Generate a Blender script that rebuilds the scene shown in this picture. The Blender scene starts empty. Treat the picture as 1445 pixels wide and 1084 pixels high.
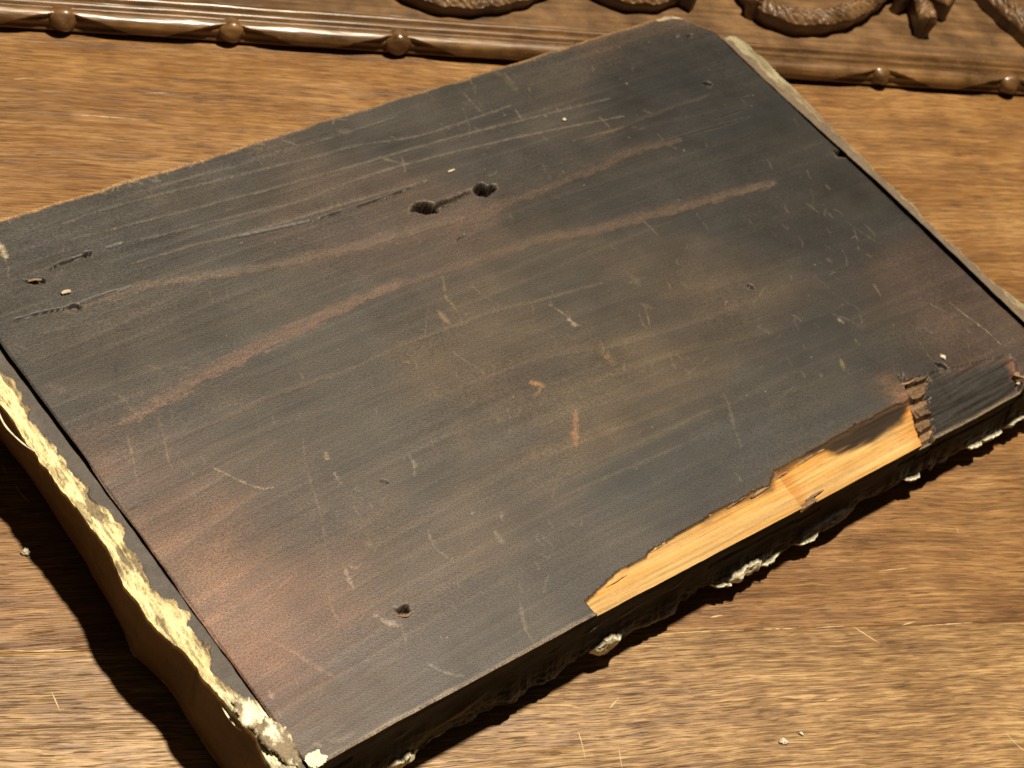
import bpy, bmesh, math, random
import numpy as np
from mathutils import Matrix, Vector

# ---------------------------------------------------------------- camera, world, lamp, exposure
scn = bpy.context.scene
COL = scn.collection
CAM_Z = 0.4845
RX = Vector((0.942856, -0.210853, 0.257997))      # camera right
RY = Vector((-0.006439, 0.762628, 0.646806))      # camera up
RZ = Vector((-0.333137, -0.611506, 0.717691))     # camera back
cam_d = bpy.data.cameras.new("camera")
cam = bpy.data.objects.new("camera", cam_d)
COL.objects.link(cam)
cam.matrix_world = Matrix(((RX.x, RY.x, RZ.x, 0.0), (RX.y, RY.y, RZ.y, 0.0), (RX.z, RY.z, RZ.z, CAM_Z), (0, 0, 0, 1)))
cam_d.sensor_width = 36.0
cam_d.lens = 67.909
cam_d.clip_start = 0.01
cam_d.clip_end = 50.0
cam_d.dof.use_dof = True
cam_d.dof.focus_distance = 0.56
cam_d.dof.aperture_fstop = 32.0
scn.camera = cam

world = bpy.data.worlds.new("World")
scn.world = world
world.use_nodes = True
bg = world.node_tree.nodes["Background"]
bg.inputs[0].default_value = (1.0, 0.80, 0.56, 1)
bg.inputs[1].default_value = 0.045

lamp_d = bpy.data.lights.new("ceiling_lamp", 'POINT')
lamp_d.energy = 180.0
lamp_d.color = (1.0, 0.90, 0.74)
lamp_d.shadow_soft_size = 0.035
lamp = bpy.data.objects.new("ceiling_lamp", lamp_d)
lamp.location = (0.371, 0.590, 1.40)
COL.objects.link(lamp)

vs = scn.view_settings
vs.view_transform = 'Standard'
vs.look = 'None'
vs.exposure = 0.0
vs.gamma = 1.0
vs.use_curve_mapping = False

# ---------------------------------------------------------------- measured marks (millimetres on the panel's back: along, across)
STROKES=[
([(23.2,171.6),(46.0,171.3),(62.7,168.4),(79.4,164.5),(96.8,161.1),(123.6,157.6),(167.8,154.4)],2.4,(116,97,78),0.8,0.6),
([(109.8,158.9),(128.6,156.2),(150.4,152.4),(182.3,152.0)],6,(104,80,64),0.5,1.0),
([(152.5,155.2),(197.0,153.7),(228.9,154.5),(255.6,156.0),(276.4,154.0)],2.8,(102,80,60),0.55,0.9),
([(15.5,124.5),(34.9,127.6),(52.2,130.6),(78.2,133.3),(99.4,135.5),(108.7,136.5),(127.0,137.1)],3.4,(124,96,77),0.75,0.6),
([(121.1,137.3),(150.5,135.7),(169.0,135.0),(190.6,133.2),(214.3,128.8),(246.7,124.9),(271.1,122.8),(295.7,120.1)],2.6,(114,90,70),0.5,0.7),
([(187.7,133.7),(214.3,128.8),(247.3,125.5),(295.7,120.1)],3.5,(104,80,58),0.35,1.0),
([(13.7,113.3),(28.7,113.5),(46.8,114.0),(65.7,114.6),(92.5,113.4)],1.2,(110,92,72),0.6,0.8),
([(92.5,113.4),(110.8,114.9),(133.9,113.9),(152.1,113.4),(175.2,110.2),(196.7,108.0)],1.0,(112,94,70),0.55,0.8),
([(51.5,181.9),(75.1,180.7),(89.2,178.9),(112.2,177.5),(137.1,176.7),(167.7,175.2)],0.7,(116,102,82),0.9,0.8),
([(59.7,189.8),(88.8,187.4),(116.8,184.4),(143.1,185.3),(167.1,184.8),(201.7,182.1),(237.5,177.8),(263.7,174.0)],0.7,(112,100,82),0.9,0.8),
([(38.9,199.1),(59.0,197.5),(103.0,194.0),(147.6,191.6),(185.2,190.3),(230.6,186.9),(265.0,184.3)],0.7,(110,100,84),0.9,0.8),
([(40.5,206.5),(60.8,206.8),(105.1,203.5),(138.4,200.7),(153.6,200.1),(182.4,195.5),(223.6,195.9)],0.7,(106,98,84),0.85,0.8),
([(79.7,209.2),(107.8,207.7),(142.9,207.2),(178.0,207.4)],0.7,(104,96,82),0.7,0.8),
([(10.9,167.4),(33.7,163.5)],0.8,(108,96,80),0.5,0.8),
([(236.4,167.8),(279.2,170.1),(306.9,170.3)],1.5,(92,76,58),0.35,1.0),
([(28.9,105.8),(58.5,103.8),(89.7,101.5),(122.8,99.2)],1.5,(100,84,66),0.3,1.0),
([(117.4,46.6),(144.3,46.0),(172.5,45.3),(192.8,45.6)],1.2,(108,94,66),0.45,0.9),
([(121.1,40.1),(148.0,39.3),(172.9,38.4)],0.7,(108,94,66),0.45,0.9),
([(104.5,75.1),(139.8,74.4),(182.2,71.4)],4,(100,82,56),0.3,1.0),
([(221.4,38.9),(248.6,36.8)],1.5,(90,80,64),0.3,1.0),
]
SCRATCHES=[
([(60.9,96.3),(55.4,86.7),(51.8,76.4),(47.7,66.6),(41.7,55.2),(33.8,42.4),(32.1,35.6)],0.45,(128,108,88),0.45),
([(35.9,46.9),(32.8,40.2),(32.2,35.0)],0.4,(150,125,100),0.5),
([(29.8,99.4),(32.8,94.3),(35.9,89.2),(39.2,85.7),(42.0,84.9)],0.35,(160,142,112),0.8),
([(13.1,120.5),(11.1,114.6),(7.8,106.7),(6.1,102.3)],0.4,(140,118,92),0.6),
([(25.2,122.9),(22.6,115.0),(19.4,107.5),(18.7,102.7)],0.35,(140,118,94),0.6),
([(17.6,137.1),(19.8,133.8),(19.3,128.8),(20.5,124.6)],0.35,(140,124,100),0.5),
([(25.3,148.6),(23.0,144.2),(21.4,140.3)],0.5,(52,46,40),0.7),
([(2.4,49.6),(9.4,50.4),(18.8,51.8),(30.0,55.6)],0.5,(160,118,90),0.5),
([(6.8,46.4),(10.8,39.7),(14.4,34.3),(16.8,27.1),(20.2,21.3)],0.7,(165,122,92),0.5),
([(13.0,35.8),(16.4,30.0),(19.3,23.6)],0.4,(168,130,98),0.5),
([(14.4,75.1),(14.4,69.4)],0.4,(150,110,85),0.5),
([(144.5,134.0),(140.5,127.5),(139.5,124.4)],0.7,(140,112,74),0.6),
([(133.7,121.7),(133.6,118.3),(133.4,115.6)],1.3,(142,112,80),0.7),
([(140.1,124.1),(139.4,119.1)],0.7,(138,110,72),0.6),
([(171.9,108.1),(173.9,102.5),(174.4,98.0),(175.7,95.6)],0.5,(160,138,112),0.75),
([(173.8,99.3),(174.2,96.3)],1.0,(165,140,118),0.8),
([(143.7,82.3),(145.8,80.3)],2.0,(178,128,78),0.85),
([(139.6,77.2),(142.8,78.0),(144.8,79.4)],0.8,(150,112,76),0.6),
([(149.5,66.4),(145.6,61.7),(142.4,58.3),(140.1,55.1)],1.4,(158,112,76),0.7),
([(151.8,73.7),(147.8,68.9)],0.8,(112,90,66),0.5),
([(142.3,59.3),(142.7,57.1)],1.6,(168,118,78),0.6),
([(175.9,84.2),(175.4,78.1)],3.5,(122,94,56),0.45),
([(174.8,80.1),(176.6,81.1)],1.6,(140,106,62),0.6),
([(203.4,93.9),(205.8,90.7)],1.5,(122,104,72),0.4),
([(209.3,105.5),(209.2,102.5)],2.2,(118,102,74),0.35),
([(87.7,77.0),(86.6,72.8),(83.7,68.1)],0.6,(128,112,90),0.6),
([(87.1,73.5),(86.4,71.4)],1.1,(138,120,96),0.6),
([(46.8,49.7),(48.1,48.5),(50.0,49.5)],1.0,(168,140,118),0.6),
([(44.4,49.5),(43.3,46.4),(42.6,43.4)],0.8,(178,150,128),0.7),
([(55.5,55.3),(56.4,54.0)],1.2,(140,116,96),0.5),
([(75.6,50.0),(74.1,46.6),(73.5,43.1),(74.3,40.7),(75.2,36.4)],0.6,(140,126,104),0.6),
([(74.3,47.2),(74.5,45.6)],1.1,(150,134,110),0.6),
([(94.1,40.0),(93.5,36.7),(94.1,35.5)],1.0,(138,126,104),0.6),
([(100.5,45.2),(98.9,42.1)],0.7,(140,128,106),0.6),
([(84.7,15.5),(82.3,11.1),(80.4,7.0)],0.8,(132,120,96),0.5),
([(80.1,8.0),(79.7,4.0),(78.7,0.3)],0.5,(132,120,96),0.5),
([(47.0,11.2),(48.7,7.6),(51.3,4.8),(53.8,2.9)],0.6,(142,128,106),0.6),
([(42.8,32.7),(43.6,30.3),(44.5,27.9),(45.8,27.2)],0.8,(168,146,120),0.8),
([(44.7,28.9),(46.4,26.3)],1.5,(160,138,116),0.7),
([(28.2,16.9),(32.7,17.9),(39.8,17.3)],1.2,(118,102,80),0.4),
([(64.1,88.5),(63.3,86.5)],1.3,(160,138,110),0.7),
([(62.0,80.4),(61.8,77.4)],1.0,(138,120,98),0.6),
([(254.2,80.7),(243.1,76.1)],0.4,(130,112,82),0.4),
([(296.4,63.9),(294.5,57.7)],0.4,(140,122,96),0.5),
([(318.6,43.1),(319.3,38.0),(320.6,31.6),(321.8,25.2),(321.7,18.8)],0.4,(150,132,108),0.75),
([(310.4,45.9),(312.9,40.9)],0.5,(120,108,86),0.5),
([(269.7,56.6),(270.0,54.2)],1.0,(150,136,110),0.7),
([(203.3,50.3),(201.7,44.9),(196.7,36.9),(192.6,28.8)],0.8,(108,98,78),0.5),
([(256.1,42.4),(254.1,38.5)],0.7,(130,116,70),0.6),
([(288.2,80.9),(288.2,79.3)],1.4,(110,98,76),0.5),
([(253.9,177.8),(254.0,172.2),(253.2,168.3)],0.5,(120,100,76),0.6),
([(235.5,171.1),(252.6,169.8),(259.5,169.2)],0.7,(120,98,70),0.5),
([(231.1,214.5),(232.1,208.9),(231.5,201.4)],2.5,(98,86,66),0.4),
([(233.6,212.2),(233.2,207.2)],0.5,(126,112,88),0.5),
([(224.5,193.4),(223.1,188.5)],0.8,(120,108,84),0.6),
([(238.3,203.1),(236.4,199.5)],0.5,(110,98,76),0.5),
([(273.5,174.4),(275.8,171.4)],1.0,(110,100,80),0.5),
([(158.9,192.1),(162.5,188.3),(166.6,185.0)],0.8,(126,110,80),0.55),
([(153.4,208.9),(155.7,207.6)],2.5,(110,102,90),0.5),
([(76.9,213.6),(79.8,211.7)],1.2,(136,128,112),0.6),
([(130.6,214.0),(134.6,208.5)],0.6,(110,102,90),0.6),
([(116.4,209.2),(117.7,204.9)],0.6,(110,102,88),0.5),
([(156.5,217.8),(158.1,215.6)],1.2,(140,130,112),0.5),
([(-0.6,113.5),(6.7,113.8),(12.7,113.8)],0.4,(118,98,80),0.5),
([(-1.5,96.8),(3.0,97.5)],0.4,(60,46,38),0.8),
([(2.1,116.0),(2.3,112.4)],5,(128,96,76),0.5),
([(2.3,147.7),(5.1,144.2)],2.5,(112,98,84),0.5),
([(1.8,26.1),(1.3,23.9)],1.2,(175,140,112),0.7),
([(6.8,5.4),(10.2,3.5),(15.0,3.4)],1.2,(140,122,104),0.5),
([(3.6,6.0),(4.3,4.6)],1.0,(160,140,118),0.6),
([(12.5,24.2),(10.8,14.7)],1.0,(110,92,74),0.4),
([(17.4,206.0),(16.5,200.6)],1.6,(190,172,140),0.9),
([(19.9,201.4),(29.6,200.7)],0.5,(100,92,80),0.5),
([(237.3,67.6),(239.1,63.0)],0.6,(120,104,84),0.4),
([(196.2,61.4),(209.6,64.0)],0.6,(118,106,78),0.4),
([(199.8,70.3),(199.7,67.5)],0.5,(130,112,80),0.6),
]
CRACKS=[
([(5.7,175.6),(15.1,174.9),(23.6,173.7)],0.35,0.9),
([(27.0,173.8),(37.0,173.7),(45.9,173.4)],0.18,0.4),
([(26.2,190.2),(29.2,191.0),(33.1,191.3),(36.4,191.2),(40.3,191.6)],0.4,0.8),
([(39.5,191.2),(41.8,192.0)],0.7,1.0),
([(16.7,189.3),(19.1,187.3),(22.0,186.3)],0.45,0.8),
([(21.4,188.3),(22.0,186.3)],0.8,1.0),
([(117.7,174.8),(141.4,174.2),(154.0,174.3),(167.7,175.2)],0.28,0.6),
([(89.7,178.4),(117.7,174.8)],0.12,0.25),
([(47.4,191.3),(53.9,191.2)],0.15,0.3),
([(270.7,25.7),(269.2,19.1),(266.5,11.1),(264.0,3.7)],0.5,2.0),
([(310.3,176.7),(313.0,175.7)],0.9,0.8),
([(323.6,202.0),(326.7,202.8)],0.5,0.5),
([(248.6,84.3),(249.2,82.5)],0.8,0.5),
([(336.4,124.0),(337.5,120.9)],1.3,3.0),
([(73.5,72.2),(75.2,70.5)],0.25,0.4),
([(160.5,146.9),(164.7,147.7)],0.3,0.3),
([(269.4,156.8),(315.7,153.7)],0.15,0.2),
([(296.5,159.0),(320.3,158.5)],0.15,0.2),
([(289.4,23.2),(291.6,20.3)],1.0,0.8),
]
HOLES=[
([(152.5,164.6),(155.4,166.8),(158.4,167.4),(161.3,167.0),(163.6,164.9),(164.9,162.4),(161.7,160.7),(158.6,160.9),(156.4,162.2),(154.9,164.4)],8),
([(181.1,165.0),(184.2,166.4),(186.7,166.2),(188.5,164.3),(191.3,163.9),(190.4,161.9),(187.2,160.9),(184.1,160.2),(181.3,161.8)],8),
([(161.0,164.1),(167.8,165.0),(172.4,164.7),(177.5,164.9),(181.6,165.2),(180.7,163.6),(174.7,163.4),(167.8,162.0),(161.4,162.0)],2.4),
([(49.6,32.1),(50.3,30.6),(52.2,31.3),(53.9,31.2),(53.1,29.4),(52.8,27.9),(51.1,28.8),(49.4,29.7)],3.5),
([(22.6,174.1),(25.5,174.8),(27.4,173.6),(27.8,172.1),(25.8,171.4),(24.1,171.5),(23.2,172.9)],1.6),
]
TINTS=[
((58.7,188.1),(82,78,72)),((86.9,146.3),(82,78,70)),((14.4,156.2),(86,80,72)),((140.1,98.0),(94,81,63)),((175.8,64.1),(98,84,63)),((287.7,107.7),(50,47,42)),((302.4,165.4),(48,46,42)),((177.9,29.4),(66,65,60)),((266.4,46.9),(62,57,49)),((66.6,39.4),(102,88,72)),((44.0,74.4),(96,82,68)),((3.9,47.4),(166,126,100)),((23.1,39.9),(134,102,80)),((3.9,77.6),(148,114,90)),((2.0,29.9),(150,104,78)),((3.6,100.6),(112,90,74)),((1.8,12.0),(84,74,62)),((98.0,8.5),(80,74,66)),((329.7,53.2),(84,68,56)),((334.7,27.1),(88,71,59)),((124.0,158.2),(92,78,66)),((204.9,203.1),(74,69,62)),((35.7,108.6),(86,78,68)),((103.1,69.4),(92,81,66)),((40.1,3.7),(88,78,68)),((330.6,89.6),(52,48,42)),((204.2,104.7),(78,68,54)),((224.4,23.6),(70,66,58)),((78.8,93.9),(84,76,64)),((243.7,142.3),(60,55,47)),((29.2,182.2),(80,76,70)),((10.8,14.7),(110,88,70)),((227.2,83.3),(78,68,54)),((190.4,6.8),(78,70,60)),((38.6,26.1),(100,84,70))
]
BARE= [(103.5,6.1),(110.1,7.3),(122.4,9.5),(132.3,9.8),(134.4,11.1),(149.5,12.3),(162.7,12.8),(182.7,12.9),(190.5,12.3),(196.5,15.3),(205.9,15.6),(216.3,15.9),(235.5,16.5),(250.0,16.1),(260.6,16.0),(265.4,12.6),(265.0,6.8),(259.0,-1.2)]
DARKLIP= [(215.9,15.1),(220.6,14.4),(235.2,16.3),(260.6,16.0),(263.4,13.6),(259.6,10.8),(251.6,9.7),(242.5,9.3),(232.5,10.0),(224.8,10.7),(220.2,14.0)]

# ---------------------------------------------------------------- helpers
def lin(c):
    c = np.asarray(c, float) / 255.0
    return np.where(c <= 0.04045, c / 12.92, ((c + 0.055) / 1.055) ** 2.4)

def sstep(a, b, x):
    t = np.clip((x - a) / (b - a), 0, 1)
    return t * t * (3 - 2 * t)

_TAB = np.random.default_rng(7).random((16, 256, 256))
def vnoise(x, y, seed=0):
    t = _TAB[seed % 16]
    x = np.asarray(x, float) + 37.7 * seed; y = np.asarray(y, float) + 11.3 * seed
    xi = np.floor(x).astype(int); yi = np.floor(y).astype(int)
    fx = x - xi; fy = y - yi
    fx = fx * fx * (3 - 2 * fx); fy = fy * fy * (3 - 2 * fy)
    a = t[xi & 255, yi & 255]; b = t[(xi + 1) & 255, yi & 255]
    c = t[xi & 255, (yi + 1) & 255]; d = t[(xi + 1) & 255, (yi + 1) & 255]
    return (a * (1 - fx) + b * fx) * (1 - fy) + (c * (1 - fx) + d * fx) * fy

def fbm(x, y, seed=0, oct=4, gain=0.5):
    s = 0; a = 1; n = 0
    for i in range(oct):
        s = s + a * vnoise(x * 2 ** i, y * 2 ** i, seed + i); n += a; a *= gain
    return s / n          # 0..1 around .5

def smooth(pts, step=1.0):
    p = np.array(pts, float)
    if len(p) < 3: return p
    q = np.vstack([2 * p[0] - p[1], p, 2 * p[-1] - p[-2]])
    out = []
    for i in range(1, len(q) - 2):
        n = max(2, int(np.linalg.norm(q[i + 1] - q[i]) / step))
        for k in range(n):
            t = k / n
            out.append(0.5 * ((2 * q[i]) + (-q[i - 1] + q[i + 1]) * t + (2 * q[i - 1] - 5 * q[i] + 4 * q[i + 1] - q[i + 2]) * t * t + (-q[i - 1] + 3 * q[i] - 3 * q[i + 1] + q[i + 2]) * t ** 3))
    out.append(q[-2])
    return np.array(out)

def pdist(X, Y, pts):
    """distance to a polyline and the fraction along it"""
    p = np.asarray(pts, float)
    best = np.full(X.shape, 1e9); frac = np.zeros(X.shape)
    L = np.r_[0, np.cumsum(np.linalg.norm(np.diff(p, axis=0), axis=1))]; T = max(L[-1], 1e-6)
    for i in range(len(p) - 1):
        d = p[i + 1] - p[i]; l2 = max(d @ d, 1e-9)
        t = np.clip(((X - p[i, 0]) * d[0] + (Y - p[i, 1]) * d[1]) / l2, 0, 1)
        dd = np.hypot(X - p[i, 0] - t * d[0], Y - p[i, 1] - t * d[1])
        m = dd < best
        best = np.where(m, dd, best); frac = np.where(m, (L[i] + t * math.sqrt(l2)) / T, frac)
    return best, frac

def inside(X, Y, poly):
    r = np.zeros(X.shape, bool); n = len(poly)
    for i in range(n):
        x1, y1 = poly[i]; x2, y2 = poly[(i + 1) % n]
        c = ((y1 > Y) != (y2 > Y)) & (X < (x2 - x1) * (Y - y1) / ((y2 - y1) + 1e-12) + x1)
        r ^= c
    return r

def window(X, Y, pts, m):
    """index box of the grid near a set of points (X varies along axis 0, Y along axis 1)"""
    p = np.asarray(pts, float)
    ii = np.where((X[:, 0] >= p[:, 0].min() - m) & (X[:, 0] <= p[:, 0].max() + m))[0]
    jj = np.where((Y[Y.shape[0] // 2] >= p[:, 1].min() - m - 3) & (Y[Y.shape[0] // 2] <= p[:, 1].max() + m + 3))[0]
    if len(ii) == 0 or len(jj) == 0: return None
    return slice(ii[0], ii[-1] + 1), slice(jj[0], jj[-1] + 1)

def mesh_obj(name, V, F, mat, parent=None, col=None, gloss=None, smooth_on=True, unit=0.001):
    """V (n,3) in mm, F (m,4) or (m,3) ints -> one mesh object"""
    V = np.asarray(V, np.float32) * unit; F = np.asarray(F, np.int32)
    k = F.shape[1]
    me = bpy.data.meshes.new(name)
    me.vertices.add(len(V)); me.vertices.foreach_set('co', V.ravel())
    me.loops.add(F.size); me.loops.foreach_set('vertex_index', F.ravel())
    me.polygons.add(len(F)); me.polygons.foreach_set('loop_start', np.arange(0, F.size, k, dtype=np.int32))
    me.polygons.foreach_set('use_smooth', np.full(len(F), smooth_on))
    me.update(calc_edges=True)
    if col is not None:
        a = me.attributes.new('tint', 'FLOAT_COLOR', 'POINT')
        c = np.ones((len(V), 4), np.float32); c[:, :3] = col
        a.data.foreach_set('color', c.ravel())
    if gloss is not None:
        a = me.attributes.new('gloss', 'FLOAT', 'POINT')
        a.data.foreach_set('value', np.asarray(gloss, np.float32).ravel())
    me.materials.append(mat)
    o = bpy.data.objects.new(name, me); COL.objects.link(o)
    if parent is not None: o.parent = parent
    return o

def grid_faces(n, m):
    i = np.arange(n * m).reshape(n, m)
    return np.stack([i[:-1, :-1], i[1:, :-1], i[1:, 1:], i[:-1, 1:]], -1).reshape(-1, 4)

def grid_obj(name, X, Y, Z, mat, parent=None, col=None, gloss=None, fmask=None, flip=False):
    n, m = X.shape
    F = grid_faces(n, m)
    if flip: F = F[:, ::-1]
    V = np.stack([X, Y, Z], -1).reshape(-1, 3)
    c = None if col is None else col.reshape(-1, 3)
    g = None if gloss is None else gloss.reshape(-1)
    if fmask is not None:
        F = F[fmask.reshape(-1)]
        used = np.unique(F); re = np.full(len(V), -1); re[used] = np.arange(len(used))
        F = re[F]; V = V[used]
        c = None if c is None else c[used]; g = None if g is None else g[used]
    return mesh_obj(name, V, F, mat, parent, c, g)

def tag(o, label=None, cat=None, group=None, kind=None):
    if label: o['label'] = label
    if cat: o['category'] = cat
    if group: o['group'] = group
    if kind: o['kind'] = kind
    return o

def empty(name, loc, rz=0.0):
    o = bpy.data.objects.new(name, None); COL.objects.link(o)
    o.empty_display_size = 0.02
    o.location = loc; o.rotation_euler = (0, 0, rz)
    return o

def lump(name, c, size, mat, parent=None, seed=0, rough=0.35, sub=3, rot=0.0, unit=0.001, tilt=0.0):
    """an irregular broken crumb: a noisy, flattened ball, coordinates in mm"""
    bm = bmesh.new()
    bmesh.ops.create_icosphere(bm, subdivisions=sub, radius=1.0)
    rnd = random.Random(seed)
    ph = [(rnd.uniform(-1, 1), rnd.uniform(-1, 1), rnd.uniform(-1, 1), rnd.uniform(.55, 1.0)) for _ in range(9)]
    for v in bm.verts:
        d = v.co.normalized(); r = 1.0
        for (a, b, e, k) in ph:                    # shave flat facets off the ball
            n = Vector((a, b, e)).normalized(); t = d.dot(n)
            if t > 0.05: r = min(r, k / t)
        r *= 1 + rough * 0.25 * (math.sin(7 * d.x + seed) * math.cos(6 * d.y + 2 * seed) + math.sin(13 * d.z + 9 * d.x))
        p = Vector((d.x * r * size[0], d.y * r * size[1], d.z * r * size[2]))
        p = Matrix.Rotation(tilt, 3, 'X') @ p
        p = Matrix.Rotation(rot, 3, 'Z') @ p
        v.co = (p + Vector(c)) * unit
    me = bpy.data.meshes.new(name); bm.to_mesh(me); bm.free()
    me.materials.append(mat)
    for p in me.polygons: p.use_smooth = True
    o = bpy.data.objects.new(name, me); COL.objects.link(o)
    if parent is not None: o.parent = parent
    return o

# ---------------------------------------------------------------- materials
class NB:
    def __init__(self, name):
        self.mat = bpy.data.materials.new(name); self.mat.use_nodes = True
        self.nt = self.mat.node_tree; self.b = self.nt.nodes['Principled BSDF']
    def n(self, typ, props=None, **ins):
        nd = self.nt.nodes.new('ShaderNode' + typ)
        for k, v in (props or {}).items(): setattr(nd, k, v)
        for k, v in ins.items():
            key = int(k[1:]) if k[0] == 'i' and k[1:].isdigit() else k.replace('_', ' ')
            self.set(nd.inputs[key], v)
        return nd
    def set(self, sock, v):
        if hasattr(v, 'is_linked') or isinstance(v, bpy.types.NodeSocket): self.nt.links.new(v, sock)
        else: sock.default_value = v
    def math(self, op, a, b=0.0, c=0.0):
        return self.n('Math', {'operation': op}, i0=a, i1=b, i2=c).outputs[0]
    def mix(self, f, a, b, mode='MIX'):
        nd = self.n('Mix', {'data_type': 'RGBA', 'blend_type': mode})
        self.set(nd.inputs[0], f); self.set(nd.inputs[6], a); self.set(nd.inputs[7], b)
        return nd.outputs[2]
    def noise(self, vec, detail=4.0, rough=0.55, scale=1.0, dist=0.0):
        return self.n('TexNoise', None, Vector=vec, Scale=scale, Detail=detail, Roughness=rough, Distortion=dist).outputs[0]
    def maprange(self, v, a, b, c, d):
        return self.n('MapRange', None, Value=v, i1=a, i2=b, i3=c, i4=d).outputs[0]
    def xyz(self, x, y, z):
        return self.n('CombineXYZ', None, X=x, Y=y, Z=z).outputs[0]
    def obj(self):
        co = self.n('TexCoord').outputs['Object']
        s = self.n('SeparateXYZ', None, Vector=co)
        return co, s.outputs[0], s.outputs[1], s.outputs[2]
    def bump(self, h, strength, dist):
        self.set(self.b.inputs['Normal'], self.n('Bump', None, Strength=strength, Distance=dist, Height=h).outputs[0])
    def out(self, col=None, rough=None, spec=None):
        if col is not None: self.set(self.b.inputs['Base Color'], col)
        if rough is not None: self.set(self.b.inputs['Roughness'], rough)
        if spec is not None: self.set(self.b.inputs['Specular IOR Level'], spec)
        return self.mat

def C4(r, g, b): return (r, g, b, 1.0)

def wood_table(name, dark, mid, light, fleck, seed):
    m = NB(name); co, x, y, z = m.obj()
    y = m.math('ADD', y, seed * 0.37); 
    w1 = m.noise(m.xyz(m.math('MULTIPLY', x, 5), m.math('MULTIPLY', y, 9), seed), 2)
    w2 = m.noise(m.xyz(m.math('MULTIPLY', x, 34), m.math('MULTIPLY', y, 60), seed + 3), 2)
    yw = m.math('ADD', y, m.math('ADD', m.math('MULTIPLY', m.math('SUBTRACT', w1, .5), .016), m.math('MULTIPLY', m.math('SUBTRACT', w2, .5), .0026)))
    def ns(kx, ky, off, det, ro, yy=yw): return m.noise(m.xyz(m.math('MULTIPLY', x, kx), m.math('MULTIPLY', yy, ky), seed + off), det, ro)
    streak = ns(26, 900, 0, 4, .6)
    fine = ns(75, 2500, 11, 2, .6)
    wide = ns(7, 150, 7, 4, .6)
    blotch = ns(22, 34, 5, 4, .6, y)
    pore = ns(95, 2900, 1, 2, .6)
    ln = m.math('ABSOLUTE', m.math('SUBTRACT', ns(5, 1000, 13, 2, .5), .5))
    line = m.math('MULTIPLY', m.maprange(ln, .0, .035, 1, 0), m.maprange(ns(9, 60, 15, 2, .5), .42, .62, 0, 1))
    fl = m.noise(m.xyz(m.math('MULTIPLY', m.math('ADD', x, m.math('MULTIPLY', yw, 1.2)), 95), m.math('MULTIPLY', m.math('SUBTRACT', yw, m.math('MULTIPLY', x, .06)), 700), seed + 2), 3, .6, dist=.6)
    g = m.math('ADD', m.math('MULTIPLY', streak, .38), m.math('ADD', m.math('MULTIPLY', wide, .26), m.math('MULTIPLY', fine, .36)))
    g = m.math('ADD', g, m.math('MULTIPLY', m.math('SUBTRACT', fl, .5), fleck))
    g = m.math('ADD', g, m.math('MULTIPLY', m.math('SUBTRACT', blotch, .5), .32))
    ramp = m.n('ValToRGB', None, Fac=g); cr = ramp.color_ramp
    cr.elements[0].position = .34; cr.elements[0].color = C4(*dark)
    cr.elements[1].position = .66; cr.elements[1].color = C4(*light)
    e = cr.elements.new(.5); e.color = C4(*mid)
    p = m.math('MAXIMUM', m.maprange(pore, .56, .63, 0, 1), m.math('MULTIPLY', line, .75))
    col = m.mix(m.math('MULTIPLY', p, .8), ramp.outputs[0], C4(dark[0] * .45, dark[1] * .42, dark[2] * .4))
    pale = m.maprange(m.noise(m.xyz(m.math('MULTIPLY', x, 60), m.math('MULTIPLY', yw, 1500), seed + 9), 2), .62, .74, 0, 1)
    col = m.mix(m.math('MULTIPLY', pale, .35), col, C4(light[0] * 1.25, light[1] * 1.3, light[2] * 1.4))
    dust = m.maprange(m.noise(co, 3, .6, 900.), .66, .76, 0, .35)
    col = m.mix(dust, col, C4(light[0] * 1.2, light[1] * 1.2, light[2] * 1.2))
    m.bump(m.math('SUBTRACT', m.math('MULTIPLY', streak, .5), m.math('MULTIPLY', p, .8)), .5, .00035)
    ro = m.maprange(blotch, .3, .7, .36, .52)
    return m.out(col, m.math('ADD', ro, m.math('MULTIPLY', p, .2)), .42)

M_TABLE_REAR = wood_table('oak_rear', (.066, .026, .006), (.192, .088, .022), (.37, .205, .068), .16, 1.0)
M_TABLE_FRONT = wood_table('oak_front', (.082, .038, .012), (.240, .128, .042), (.45, .28, .112), .42, 4.0)

def panel_material(name, rough=.56, spec=.32, grain=.22, speck=.5, bump=.35):
    m = NB(name); co, x, y, z = m.obj()
    a = m.n('Attribute', {'attribute_name': 'tint'}).outputs['Color']
    g = m.n('Attribute', {'attribute_name': 'gloss'}).outputs['Fac']
    wv = m.noise(m.xyz(m.math('MULTIPLY', x, 9), m.math('MULTIPLY', y, 14), 0.), 2)
    yw = m.math('ADD', y, m.math('MULTIPLY', m.math('SUBTRACT', wv, .5), .01))
    st = m.noise(m.xyz(m.math('MULTIPLY', x, 13), m.math('MULTIPLY', yw, 1300), 2.), 3, .6)
    sp = m.noise(co, 1, .6, 1900.)
    big = m.noise(co, 4, .6, 60.)
    f = m.math('ADD', m.math('MULTIPLY', m.math('SUBTRACT', st, .5), grain * 2), m.math('MULTIPLY', m.math('SUBTRACT', sp, .5), speck * 2))
    f = m.math('ADD', f, m.math('MULTIPLY', m.math('SUBTRACT', big, .5), .35))
    f = m.math('ADD', 1.0, f)
    col = m.n('VectorMath', {'operation': 'SCALE'}, i0=a, Scale=f).outputs[0]
    m.bump(m.math('ADD', m.math('MULTIPLY', st, .25), m.math('MULTIPLY', sp, .6)), bump, .00022)
    ro = m.math('ADD', m.math('SUBTRACT', rough, m.math('MULTIPLY', g, .3)), m.math('MULTIPLY', m.math('SUBTRACT', big, .5), .25))
    return m.out(col, ro, spec)

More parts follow.
